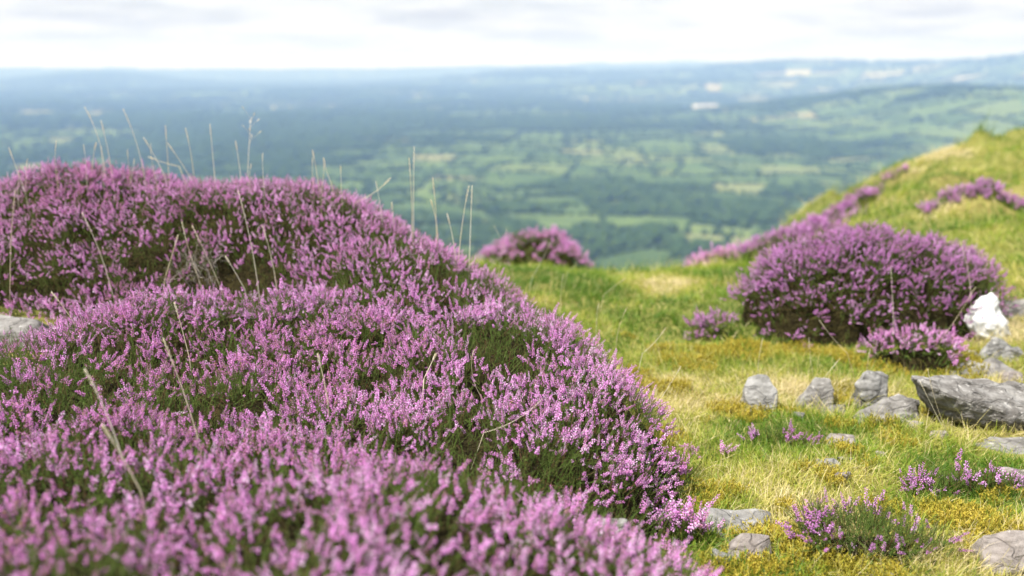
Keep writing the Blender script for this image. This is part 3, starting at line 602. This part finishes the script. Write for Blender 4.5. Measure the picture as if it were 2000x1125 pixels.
SK = [(48, 372, 17, 288, 4.0, 'straw grass stalk leaning left above the heather, leftmost of the skyline stalks', .0, 'spike'),
      (205, 340, 165, 208, 4.1, 'tallest left-hand grass stalk with a drooping tip, above the left hump of the crest', .12, 'spike'),
      (218, 335, 197, 235, 4.1, 'straight grass stalk just right of the stalk with the drooping tip', .03, 'spike'),
      (180, 330, 188, 278, 4.12, 'short thin grass stalk below the stalk with the drooping tip', -.05, 'spike'),
      (283, 352, 240, 212, 4.1, 'tall curved grass stalk standing alone over the dip right of the left hump', .08, 'spike'),
      (322, 345, 280, 268, 4.1, 'leaning grass stalk that crosses a near-level one on the skyline', .04, 'spike'),
      (330, 345, 323, 245, 4.12, 'thin upright grass stalk behind the two crossing leaning stalks', .0, 'spike'),
      (374, 350, 328, 280, 4.08, 'grass stalk leaning left at a steep slant, left of the pair of upright stalks', .02, 'spike'),
      (350, 325, 290, 306, 4.14, 'grass stalk bent almost level over the heather skyline', -.06, 'spike'),
      (379, 352, 362, 250, 4.1, 'slim upright grass stalk, first of the pair over the middle of the crest', .05, 'spike'),
      (420, 352, 410, 242, 4.1, 'pale grass stalk with a dense head, second of the pair over mid crest', .0, 'spike'),
      (484, 345, 491, 228, 4.1, 'branched grass stalk with loose hanging spikelets over the crest', -.02, 'panicle'),
      (470, 345, 460, 275, 4.12, 'short grass stalk left of the branched one with loose spikelets', .02, 'spike'),
      (622, 358, 610, 293, 4.05, 'short pale grass stalk over the right end of the crest', .02, 'spike'),
      (648, 360, 632, 308, 4.05, 'curved grass stalk at the very right end of the crest', -.08, 'spike'),
      (695, 395, 763, 347, 4.0, 'grass stalk arching to the right where the crest starts to fall', .12, 'spike'),
      (770, 445, 765, 395, 3.9, 'short grass stalk low on the falling skyline, left of the tall twin stalks', 0, 'spike'),
      (805, 455, 799, 308, 3.85, 'left one of the tall twin grass stalks over the falling heather slope', .02, 'spike'),
      (808, 455, 809, 286, 3.87, 'right and taller one of the tall twin grass stalks over the falling heather slope', -.01, 'spike'),
      (853, 475, 845, 347, 3.75, 'upright grass stalk with a nodding head, right of the tall twin stalks', .03, 'spike'),
      (853, 440, 841, 390, 3.75, 'short side stalk beside the one with the nodding head', .05, 'spike'),
      (888, 490, 873, 417, 3.65, 'short forked-looking grass stalk left of the last pair on the slope', .04, 'spike'),
      (897, 490, 916, 362, 3.65, 'grass stalk leaning right, left one of the last pair on the slope', -.03, 'spike'),
      (917, 500, 922, 362, 3.62, 'upright grass stalk, right one of the last pair on the slope', .0, 'spike')]
for a in SK: stalk(*a[:5], a[5], a[6], kind=a[7], group=gs)
gh = 'dry grass stalks in the hollow of the crest bush'
for a in [(506, 575, 465, 372, 3.45, .04), (432, 565, 375, 440, 3.5, .02), (400, 575, 355, 432, 3.5, -.05), (322, 545, 348, 458, 3.5, .0), (478, 565, 440, 500, 3.45, .02), (216, 560, 160, 415, 3.5, .06), (20, 540, 30, 370, 3.5, -.03), (540, 560, 512, 440, 3.5, .05)]:
    stalk(*a[:5], 'dry grass stalk in front of the dark hollow of the crest bush', a[5], group=gh)
for i in range(14):
    u = rng.uniform(20, 760); vb_ = np.interp(u, [0, 70, 200, 350, 500, 640, 700, 760], [385, 335, 335, 352, 345, 355, 385, 430]); hh = rng.uniform(25, 70)
    stalk(u, vb_ + 12, u + rng.uniform(-14, 14), vb_ - hh, rng.uniform(3.85, 4.15), 'short thin grass stalk barely rising above the heather crest', rng.uniform(-.08, .08), group='short stalks along the heather crest', rad=.0010)
gn = 'blurred straw stalks in the near heather'
for a in [(240, 900, 165, 720, 1.75, .06), (275, 960, 200, 830, 1.6, .03), (388, 860, 318, 660, 2.0, .03), (370, 700, 340, 590, 2.6, .02), (150, 640, 100, 570, 2.9, .05), (640, 780, 620, 690, 2.2, .02)]:
    stalk(*a[:5], 'straw grass stalk blurred among the near pink heather', a[5], group=gn, rad=.0014)
stalk(940, 775, 926, 682, 2.4, 'pale wiry grass stem with a hooked tip in the sharp part of the heather slope', -.22, head=.15, group='dry grass stalks', rad=.0006)
stalk(828, 740, 852, 690, 2.4, 'thick short green-yellow grass stem in the sharp part of the heather slope', 0, head=.3, group='dry grass stalks', rad=.0014)
stalk(945, 845, 1060, 778, 2.15, 'grass stem arching right over the lower heather slope', .15, group='dry grass stalks', rad=.0006)
gr_ = 'thin grass stalks on the open turf'
for a in [(1095, 600, 1100, 535, 3.9), (1180, 575, 1222, 543, 4.2), (1165, 640, 1170, 592, 3.6), (1205, 660, 1225, 600, 3.5), (1040, 540, 1075, 470, 4.6), (975, 520, 990, 445, 4.6), (1110, 530, 1148, 486, 5.0), (1255, 690, 1300, 640, 3.4), (1290, 780, 1330, 715, 3.0), (1000, 530, 965, 440, 4.8)]:
    stalk(*a, 'thin bleached grass stalk on the turf beside the heather slope', rng.uniform(-.1, .1), group=gr_, rad=.0007)
gk = 'straw stalks around the big purple bush and the slab'
for a in [(1905, 560, 1840, 660, 3.75), (1655, 690, 1600, 625, 3.6), (1850, 850, 1797, 745, 3.0), (1862, 870, 1812, 720, 3.0), (1570, 780, 1640, 700, 3.4), (1690, 760, 1700, 680, 3.5), (1480, 740, 1490, 660, 3.7), (1590, 740, 1580, 660, 3.7), (1745, 620, 1740, 520, 3.75), (1895, 560, 1875, 470, 3.8)]:
    u0, v0, u1, v1, Y = a
    if v0 < v1: u0, v0, u1, v1 = u1, v1, u0, v0
    stalk(u0, v0, u1, v1, Y, 'bleached straw stalk leaning against the big purple bush or the stones before it', rng.uniform(-.08, .08), group=gk, rad=.0009)

# ------------------------------------------------------------------ dead grey heather twigs in the hollow
def dead_twigs():
    q = P(395, 560, 3.5); root = empty('dead_heather', q); tag(root, 'tangle of dead grey heather twigs in the dark hollow of the crest bush', 'dead heather')
    b = Bag()
    def grow(p, d, l, r, n):
        pts = [p]; 
        for i in range(4):
            d = d + rng.normal(0, .16, 3); d /= np.linalg.norm(d); pts.append(pts[-1] + d * l / 4)
        tube(b, pts, np.linspace(r, r * .6, 5), 3, rng.uniform(0, 1))
        if n > 0:
            for _ in range(3): grow(pts[rng.integers(2, 5)], d + rng.normal(0, .45, 3), l * .62, r * .6, n - 1)
    for _ in range(9): grow(q + rng.normal(0, .03, 3) * [1.6, .6, .2], np.array([rng.normal(-.15, .45), -.3, 1.]), .09, .0013, 3)
    b.build('twigs', M_TWIG, root)
dead_twigs()

# ------------------------------------------------------------------ grass, moss (ground cover nobody could count)
def blade_proto(bend, seg=2):
    v = []; t = []
    for i in range(seg):
        q = i / seg; w = .5 * (1 - .55 * q); v += [(-w, bend * q * q, q), (w, bend * q * q, q)]
    v.append((0, bend, 1 - .15 * bend))
    for i in range(seg - 1): a = 2 * i; t += [(a, a + 1, a + 3), (a, a + 3, a + 2)]
    a = 2 * (seg - 1); t.append((a, a + 1, a + 2))
    return np.array(v, float), np.array(t), np.full(len(v), .5)
MOSSY = [on_ground(u, v)[:2].tolist() + [w] for u, v, w in [(1520, 1050, .075), (1570, 1085, .07), (1480, 1115, .05), (1640, 1110, .06), (1405, 690, .09), (1625, 940, .04), (1860, 1010, .09), (1660, 885, .05), (1540, 1005, .04), (1720, 1000, .06), (1890, 700, .06), (1430, 1050, .03)]]
def mossf(x, y):
    m = .55 * sstep(.62, .70, fbm(x * 4, y * 4, 83, 3))
    for a, b, w in MOSSY: m = np.maximum(m, sstep(1.2, .6, np.hypot(x - a, y - b) / w + .7 * (fbm(x * 14, y * 14, 87, 2) - .5)))
    return m
def add_grass(bag, n, x0, x1, y0, y1, l0, l1, w, lean=.5, shift=0, keepf=None):
    y = rng.uniform(y0, y1, n); x = rng.uniform(x0, x1, n)
    k = np.abs(x) < .60 * y + .5                                         # where the photo can look
    k &= ~(inside([(a - .06 * np.sign(a), b) for a, b in edge], x, y))
    for cx, cy, ax, ay in ROCKS: k &= ((x - cx) / ax) ** 2 + ((y - cy) / ay) ** 2 > .72
    k &= rng.uniform(0, 1, n) > .7 * mossf(x, y)
    x, y = x[k], y[k]
    if keepf is not None:
        k = rng.uniform(0, 1, len(x)) < keepf(x, y); x, y = x[k], y[k]
    m = len(x); z = G(x, y)
    pn = fbm(x * 2.3, y * 2.3, 51, 3); pl = fbm(x * 3.1 + 5, y * 3.1, 57, 3)
    far_ = sstep(5.5, 7.5, y) * sstep(1.5, 3, x)
    pn = pn + far_ * (.9 * (fbm(x * 1.6, y * 1.6, 58, 3) - .5) + .03)
    r = np.clip((pn - .5) * 2.4 + .29 + shift + rng.normal(0, .15, m), 0, 1)
    r = np.where(rng.uniform(0, 1, m) < .07, rng.uniform(.8, 1, m), r)
    swirl = fbm(x * 1.3, y * 1.3, 63, 2) * 12
    d = np.stack([np.cos(swirl) * .35, np.sin(swirl) * .35, np.full(m, .8)], 1) + rng.normal(0, lean, (m, 3)); d[:, 2] = np.abs(d[:, 2]) + .12
    ln = rng.uniform(l0, l1, m) * (.45 + 1.0 * pl)
    for b in range(3):
        s = rng.integers(0, 3, m) == b
        scatter(bag, blade_proto((.25, .5, .8)[b], 3 if y0 < 4 else 2), np.stack([x, y, z - .003], 1)[s], d[s], np.stack([np.full(s.sum(), w), ln[s], ln[s]], 1), r[s], 0)
gb = Bag()
add_grass(gb, 150000, -.3, 2.4, 1.5, 4.0, .018, .055, .0022, .55)
add_grass(gb, 90000, -1.0, 4.2, 4.0, 6.3, .022, .065, .0034, .45, .02)
add_grass(gb, 80000, -2.2, 7.0, 6.3, 11.5, .03, .075, .006, .4, -.02)
def tuft(x, y): return sstep(.55, .7, fbm(x * 3.4 + 2, y * 3.4, 71, 3))
add_grass(gb, 26000, .2, 2.4, 1.5, 4.2, .06, .12, .0016, .4, .28, tuft)
add_grass(gb, 26000, -.6, 6.5, 4.2, 10.5, .09, .17, .0028, .3, .22, tuft)
add_grass(gb, 16000, .2, 2.4, 1.5, 4.5, .04, .09, .0013, 1.3, .4)
add_grass(gb, 12000, 1.5, 6.5, 6.0, 11, .14, .22, .005, .35, -.1, lambda x, y: sstep(.56, .66, fbm(x * 2.6, y * 2.6, 72, 3)))
tag(gb.build('grass', M_GRASS), 'short yellow-green grass mixed with dry straw blades', 'grass', kind='stuff')
mb = Bag(); n = 160000
y = rng.uniform(1.6, 4.2, n); x = rng.uniform(.2, 2.3, n); k = (np.abs(x) < .6 * y + .3) & ~inside(edge, x, y)
k &= rng.uniform(0, 1, n) < mossf(x, y); x, y = x[k], y[k]
d = rng.normal(0, .5, (len(x), 3)) + np.array([0, 0, .9]); d[:, 2] = np.abs(d[:, 2])
MS = shoot_proto(7, .022, .008, .0035, 9)
scatter(mb, MS, np.stack([x, y, G(x, y) + .002], 1), d, rng.uniform(.7, 1.4, len(x)), np.clip(.45 + .9 * (fbm(x * 9, y * 9, 85, 2) - .5) + rng.normal(0, .15, len(x)), 0, 1), .4)
tag(mb.build('moss', M_MOSS), 'golden brown moss cushions between the grass and stones', 'moss', kind='stuff')

# ------------------------------------------------------------------ valley: fields, woods, hills, farm
def az(u, r): a = (u - 1000) / F / 1.0; x = a * r; return x
HILLS = [(1560, 14000, 370, 2300, 2500), (210, 15000, 190, 1300, 2000), (1020, 14500, 200, 1800, 1600), (2060, 11500, 320, 1300, 2200), (1990, 4600, 175, 700, 1100),
         (1720, 6000, 120, 900, 900), (1350, 24000, 260, 5000, 3000), (1900, 26000, 400, 5000, 3000), (700, 24000, 170, 9000, 3000), (650, 11000, 60, 2500, 900), (1300, 11000, 90, 1500, 900), (2300, 9000, 300, 1500, 2000), (0, 22000, 150, 5000, 3000)]
def vz(x, y):
    x = np.asarray(x, float); y = np.asarray(y, float)
    z = -310 + 34 * fbm(x / 1900., y / 1900., 5, 3) + 0 * x
    for u, r, h, sx, sy in HILLS: z = z + h * np.exp(-((x - az(u, r)) / sx) ** 2 - ((y - r) / sy) ** 2)
    return z
def zone(u, v, du, dv, px, py):
    """how strongly a place belongs to a patch of country given by where it lies in the view"""
    yy = np.maximum(py, 1.); uu = 1000 + px / yy * F; vv = 130 + (300 / yy) * F
    return math.exp(-((uu - u) / du) ** 2 - ((vv - v) / dv) ** 2)
BRIGHT = [(1270, 290, 150, 14), (1400, 325, 200, 18), (1480, 350, 140, 14), (1100, 420, 110, 18), (950, 380, 120, 20), (1330, 440, 110, 16), (1560, 400, 60, 20), (420, 195, 120, 6), (1180, 190, 110, 7),
          (1380, 216, 60, 5), (1540, 248, 110, 6), (600, 205, 120, 6), (1750, 185, 200, 12), (1500, 185, 120, 8), (1900, 215, 100, 14), (1250, 300, 80, 10), (1200, 400, 70, 8)]
WOODS = [(250, 290, 260, 22), (640, 240, 300, 10), (1560, 285, 200, 18), (1250, 365, 170, 12), (1400, 392, 160, 8), (700, 275, 250, 14), (1100, 470, 130, 14), (1330, 475, 150, 10), (250, 235, 200, 12), (1150, 235, 150, 12), (850, 240, 200, 10), (480, 255, 160, 9), (1480, 372, 140, 6), (640, 310, 120, 8), (1600, 335, 160, 7)]
polys = []
def bsp(poly, depth=0):
    c = poly.mean(0); r = math.hypot(c[0], c[1])
    x, y = poly[:, 0], poly[:, 1]; area = .5 * abs(np.dot(x, np.roll(y, -1)) - np.dot(y, np.roll(x, -1)))
    if r > 900 and depth > 5:
        ang = abs(math.atan2(c[0], max(c[1], 1))); size = math.sqrt(area)
        if ang > R(42) + size / r or c[1] < -size: return
    tgt = 135 * max(.7, r / 2000.) ** .6 
    if area < (tgt * random.uniform(.8, 1.5)) ** 2: polys.append(poly); return
    # split across the longest extent
    e = np.roll(poly, -1, 0) - poly; i = int(np.argmax((e ** 2).sum(1))); d = e[i] / np.linalg.norm(e[i])
    an = random.gauss(0, .22); nrm = np.array([d[0] * math.cos(an) - d[1] * math.sin(an), d[0] * math.sin(an) + d[1] * math.cos(an)])
    if random.random() < .12: nrm = np.array([-nrm[1], nrm[0]])
    pr = poly @ nrm; o = pr.min() + (pr.max() - pr.min()) * random.uniform(.38, .62)
    A = []; B = []; n = len(poly)
    for k in range(n):
        p, q = poly[k], poly[(k + 1) % n]; sp_, sq = pr[k] - o, pr[(k + 1) % n] - o
        (A if sp_ <= 0 else B).append(p)
        if sp_ * sq < 0: w = p + (q - p) * sp_ / (sp_ - sq); A.append(w); B.append(w)
    if len(A) < 3 or len(B) < 3: polys.append(poly); return
    bsp(np.array(A), depth + 1); bsp(np.array(B), depth + 1)
bsp(np.array([(-31000., 450.), (31000., 300.), (33000., 40000.), (-33000., 41000.)]))
vb = Bag(); tv = []   # tree positions: x, y, z, size
for poly in polys:
    c = poly.mean(0); r = math.hypot(*c); x, y = poly[:, 0], poly[:, 1]
    area = .5 * abs(np.dot(x, np.roll(y, -1)) - np.dot(y, np.roll(x, -1)))
    wv = sum(zone(*a, *c) for a in WOODS); bv = sum(zone(*a, *c) for a in BRIGHT)
    nz = float(fbm(c[0] / 1000, c[1] / 700, 15, 3)) - .5
    score = nz * 2.0 + wv * .8 - bv * .95 + random.gauss(0, .30) - .04
    wood = score > .12
    if wood: col = random.uniform(0, .12)
    elif score > -.05: col = random.uniform(.25, .5)
    else: col = random.choice([random.uniform(.4, .7)] * 7 + [random.uniform(.7, .82)] * 3 + [random.uniform(.82, .88 if r < 4500 else .95)])
    if bv > .5 and not wood: col = min(.82 if r < 4500 else 1, col + .12)
    n = len(poly); pts = np.concatenate([c[None], poly, (poly + np.roll(poly, -1, 0)) / 2]); Z = vz(pts[:, 0], pts[:, 1])
    t = []
    for i in range(n): t += [(0, 1 + i, 1 + n + i), (0, 1 + n + i, 1 + (i + 1) % n)]
    vb.add(np.c_[pts, Z], t, col)
    if abs(c[0]) > .66 * c[1] or r < 1000: continue
    sz = 6.5 * max(1, r / 3200.) ** .75
    def seg(p, q, spacing, prob):
        L = np.linalg.norm(q - p); m = int(L / spacing)
        if m: 
            f = rng.uniform(0, 1, m); k = rng.uniform(0, 1, m) < prob; f = f[k]
            for g in f: w = p + (q - p) * g; tv.append((w[0], w[1], sz * rng.uniform(.5, 1.1)))
    for i in range(n):
        if random.random() < .7: seg(poly[i], poly[(i + 1) % n], sz * 1.3, random.uniform(.3, .95))
    if wood:
        m = int(min(140, area / (sz * sz * 3.2)))
        for _ in range(m):
            i = random.randrange(n); a, b = sorted((random.random(), random.random()))
            w = c * (1 - b) + poly[i] * (b - a) + poly[(i + 1) % n] * a
            w = c + (poly[i] - c) * (1 - math.sqrt(1 - random.random())) ** 0 * random.random() + (poly[(i + 1) % n] - poly[i]) * random.random() * .5
            tv.append((w[0], w[1], sz * rng.uniform(.8, 1.5)))
    elif random.random() < .4:
        w = c + (poly[0] - c) * random.random(); tv.append((w[0], w[1], sz * 1.1))
def field_mat():
    m, nt, out = new_mat('patchwork_fields'); L = nt.links.new
    at = nt.nodes.new('ShaderNodeAttribute'); at.attribute_name = 'rnd'
    c = ramp(nt, at.outputs['Fac'], [(0, (.018, .035, .014)), (.15, (.03, .055, .02)), (.25, (.032, .06, .022)), (.5, (.05, .088, .03)), (.68, (.078, .122, .04)), (.8, (.125, .16, .056)), (.9, (.24, .21, .11)), (1, (.46, .42, .27))])
    c = mix_col(nt, .25, c, ramp(nt, noise_tex(nt, pos_out(nt), .012, 4), [(.3, (.04, .07, .02)), (.7, (.22, .28, .09))]))
    b = nt.nodes.new('ShaderNodeBsdfPrincipled'); b.inputs['Roughness'].default_value = 1; b.inputs['Specular IOR Level'].default_value = 0
    L(c, b.inputs['Base Color']); L(b.outputs[0], out.inputs[0]); return m
M_FIELD = field_mat()
tag(vb.build('valley', M_FIELD), kind='structure')
pl = Bag(); pl.add([(-64000, 200, -345), (64000, 200, -345), (64000, 63000, -345), (-64000, 63000, -345)], [(0, 1, 2), (0, 2, 3)], .3)
tag(pl.build('plain', M_FIELD), kind='structure')
def crown_proto(seed):
    r = np.random.default_rng(seed); bm = bmesh.new(); bmesh.ops.create_icosphere(bm, subdivisions=2 if seed < 3 else 1, radius=1)
    for w in bm.verts:
        w.co *= r.uniform(.72, 1.18); w.co.z = w.co.z * .95 + .75
    v = np.array([w.co[:] for w in bm.verts]); t = np.array([[a.index for a in f.verts] for f in bm.faces]); bm.free()
    return v, t, r.uniform(0, 1, len(v))
tv = np.array(tv); print('fields', len(polys), 'valley trees', len(tv))
tb = Bag(); zz = vz(tv[:, 0], tv[:, 1]); rr_ = np.hypot(tv[:, 0], tv[:, 1])
for band, pr in ((rr_ < 2600, 1), (rr_ >= 2600, 4)):
    for q in range(2):
        k = band & (np.arange(len(tv)) % 2 == q)
        scatter(tb, crown_proto(pr + q), np.c_[tv[k, :2], zz[k] - .5], np.tile([0, 0, 1.], (k.sum(), 1)), tv[k, 2], rng.uniform(0, 1, k.sum()), .3)
M_WOOD = leaf_mat('valley_tree_crowns', [(0, (.018, .035, .012)), (.6, (.035, .065, .02)), (1, (.065, .10, .03))], 0, .9, .05)
tag(tb.build('woodland', M_WOOD, None, True), 'far-off woods and hedgerow trees spread across the valley', 'woods', kind='stuff')

# large pale buildings in the valley
def building(u, v, r, w, d, h, rot, label):
    x = az(u, r); z = float(vz(x, r)); root = empty('farm_building', (x, r, z)); root.rotation_euler = (0, 0, rot); tag(root, label, 'building', 'pale buildings far off in the valley')
    def part(nm, vs, ts, m):
        me = bpy.data.meshes.new(nm); me.from_pydata(vs, [], ts); me.materials.append(m); o = bpy.data.objects.new(nm, me); COL.objects.link(o); o.parent = root; return o
    a, b = w / 2, d / 2; e = h * .7; ov = 1.0
    part('wall', [(-a, -b, -3), (a, -b, -3), (a, b, -3), (-a, b, -3), (-a, -b, e), (a, -b, e), (a, b, e), (-a, b, e), (-a, 0, h), (a, 0, h)],
         [(0, 1, 5, 4), (2, 3, 7, 6), (1, 2, 6, 9, 5), (3, 0, 4, 8, 7)], M_WALL)
    part('roof', [(-a - ov, -b - ov, e - .3), (a + ov, -b - ov, e - .3), (a + ov, 0, h + .4), (-a - ov, 0, h + .4), (a + ov, b + ov, e - .3), (-a - ov, b + ov, e - .3)], [(0, 1, 2, 3), (3, 2, 4, 5)], M_ROOF)
building(1372, 212, 6400, 150, 60, 26, .1, 'widest pale building standing out in the middle of the valley')
building(1392, 216, 6150, 70, 40, 16, -.1, 'smaller pale building just before the widest pale one in the valley')
building(1400, 208, 6700, 90, 40, 18, .2, 'pale building just beyond the widest pale one in the valley')

# ------------------------------------------------------------------ haze
HTOP = max(20., float(np.concatenate(vb.v)[:, 2].max()) + 25)
print('haze top', HTOP)
bm = bmesh.new(); bmesh.ops.create_cube(bm, size=1)
for w in bm.verts: w.co = Vector((w.co.x * 130000, w.co.y * 130000, -346.5 if w.co.z < 0 else HTOP))
me = bpy.data.meshes.new('haze'); bm.to_mesh(me); bm.free()
hz = bpy.data.objects.new('haze', me); COL.objects.link(hz); tag(hz, 'pale blue haze filling the air over the valley', 'haze', kind='stuff')
m, nt, out = new_mat('haze_air'); pv = nt.nodes.new('ShaderNodeVolumePrincipled'); pv.inputs['Color'].default_value = (.31, .51, 1.0, 1); pv.inputs['Density'].default_value = 1.18e-4
pv.inputs['Absorption Color'].default_value = (1, 1, 1, 1)
pv.inputs['Anisotropy'].default_value = 0.0
nt.links.new(pv.outputs[0], out.inputs['Volume']); me.materials.append(m)

# ------------------------------------------------------------------ light, sky
SUN_AZ, SUN_EL = R(-122), R(57)         # azimuth measured from +Y (ahead) towards +X
sd = Vector((math.sin(SUN_AZ) * math.cos(SUN_EL), math.cos(SUN_AZ) * math.cos(SUN_EL), math.sin(SUN_EL)))
sun = bpy.data.lights.new('sun', 'SUN'); sun.energy = 5.0; sun.angle = R(.6); sun.color = (1, .95, .87)
so = bpy.data.objects.new('sun', sun); COL.objects.link(so); so.rotation_euler = (-sd).to_track_quat('-Z', 'Y').to_euler(); so.location = (0, 0, 50)

w = bpy.data.worlds.new('World'); scene.world = w; w.use_nodes = True; nt = w.node_tree; nt.nodes.clear(); L = nt.links.new
out = nt.nodes.new('ShaderNodeOutputWorld')
sky = nt.nodes.new('ShaderNodeTexSky'); sky.sky_type = 'NISHITA'; sky.sun_disc = False; sky.sun_elevation = SUN_EL; sky.sun_rotation = SUN_AZ
bg = nt.nodes.new('ShaderNodeBackground'); bg.inputs[1].default_value = .11; L(sky.outputs[0], bg.inputs[0])
tc = nt.nodes.new('ShaderNodeTexCoord'); sx = nt.nodes.new('ShaderNodeSeparateXYZ'); L(tc.outputs['Generated'], sx.inputs[0])
def mth(op, a, b=None, clamp=False):
    n = nt.nodes.new('ShaderNodeMath'); n.operation = op; n.use_clamp = clamp
    for i, q in enumerate((a, b)):
        if q is None: continue
        if isinstance(q, (int, float)): n.inputs[i].default_value = q
        else: L(q, n.inputs[i])
    return n.outputs[0]
zc = mth('ADD', mth('MAXIMUM', sx.outputs[2], 0.0), .10)
cb = nt.nodes.new('ShaderNodeCombineXYZ'); L(mth('DIVIDE', sx.outputs[0], zc), cb.inputs[0]); L(mth('DIVIDE', sx.outputs[1], zc), cb.inputs[1])
n1 = noise_tex(nt, cb.outputs[0], .55, 6, .55); n2 = noise_tex(nt, cb.outputs[0], 1.0, 5, .55)
cover = ramp(nt, n1, [(.36, (.0, .0, .0)), (.56, (1, 1, 1))])
hzn = ramp(nt, sx.outputs[2], [(.0, (1, 1, 1)), (.10, (.85, .85, .85)), (.35, (0, 0, 0))])
fac = mth('MAXIMUM', cover, hzn)
shade = ramp(nt, n2, [(.38, (1.0, 1.0, 1.0)), (.48, (.95, .965, .99)), (.58, (.79, .82, .88)), (.72, (.68, .71, .77))])
hb = ramp(nt, sx.outputs[2], [(.0, (1, 1, 1)), (.014, (.7, .7, .7)), (.034, (.0, .0, .0))])
ccol = mix_col(nt, hb, shade, (.90, .965, 1.0))
bg2 = nt.nodes.new('ShaderNodeBackground'); bg2.inputs[1].default_value = .55; L(ccol, bg2.inputs[0])
mx = nt.nodes.new('ShaderNodeMixShader'); L(fac, mx.inputs[0]); L(bg.outputs[0], mx.inputs[1]); L(bg2.outputs[0], mx.inputs[2]); L(mx.outputs[0], out.inputs[0])

# ------------------------------------------------------------------ camera, render
cd = bpy.data.cameras.new('camera'); co = bpy.data.objects.new('camera', cd); COL.objects.link(co)
co.location = (0, 0, CAMZ); co.rotation_euler = (R(90) - PITCH, 0, 0); cd.lens = 35; cd.sensor_width = 36; cd.clip_start = .05; cd.clip_end = 150000
cd.dof.use_dof = True; cd.dof.focus_distance = 2.65; cd.dof.aperture_fstop = 1.75
scene.camera = co
scene.view_settings.view_transform = 'Standard'; scene.view_settings.look = 'None'; scene.view_settings.exposure = .9; scene.view_settings.gamma = 1
c = scene.cycles; c.max_bounces = 6; c.diffuse_bounces = 4; c.glossy_bounces = 2; c.transmission_bounces = 4; c.volume_bounces = 0; c.use_denoising = True
c.sample_clamp_indirect = 6; c.caustics_reflective = False; c.caustics_refractive = False
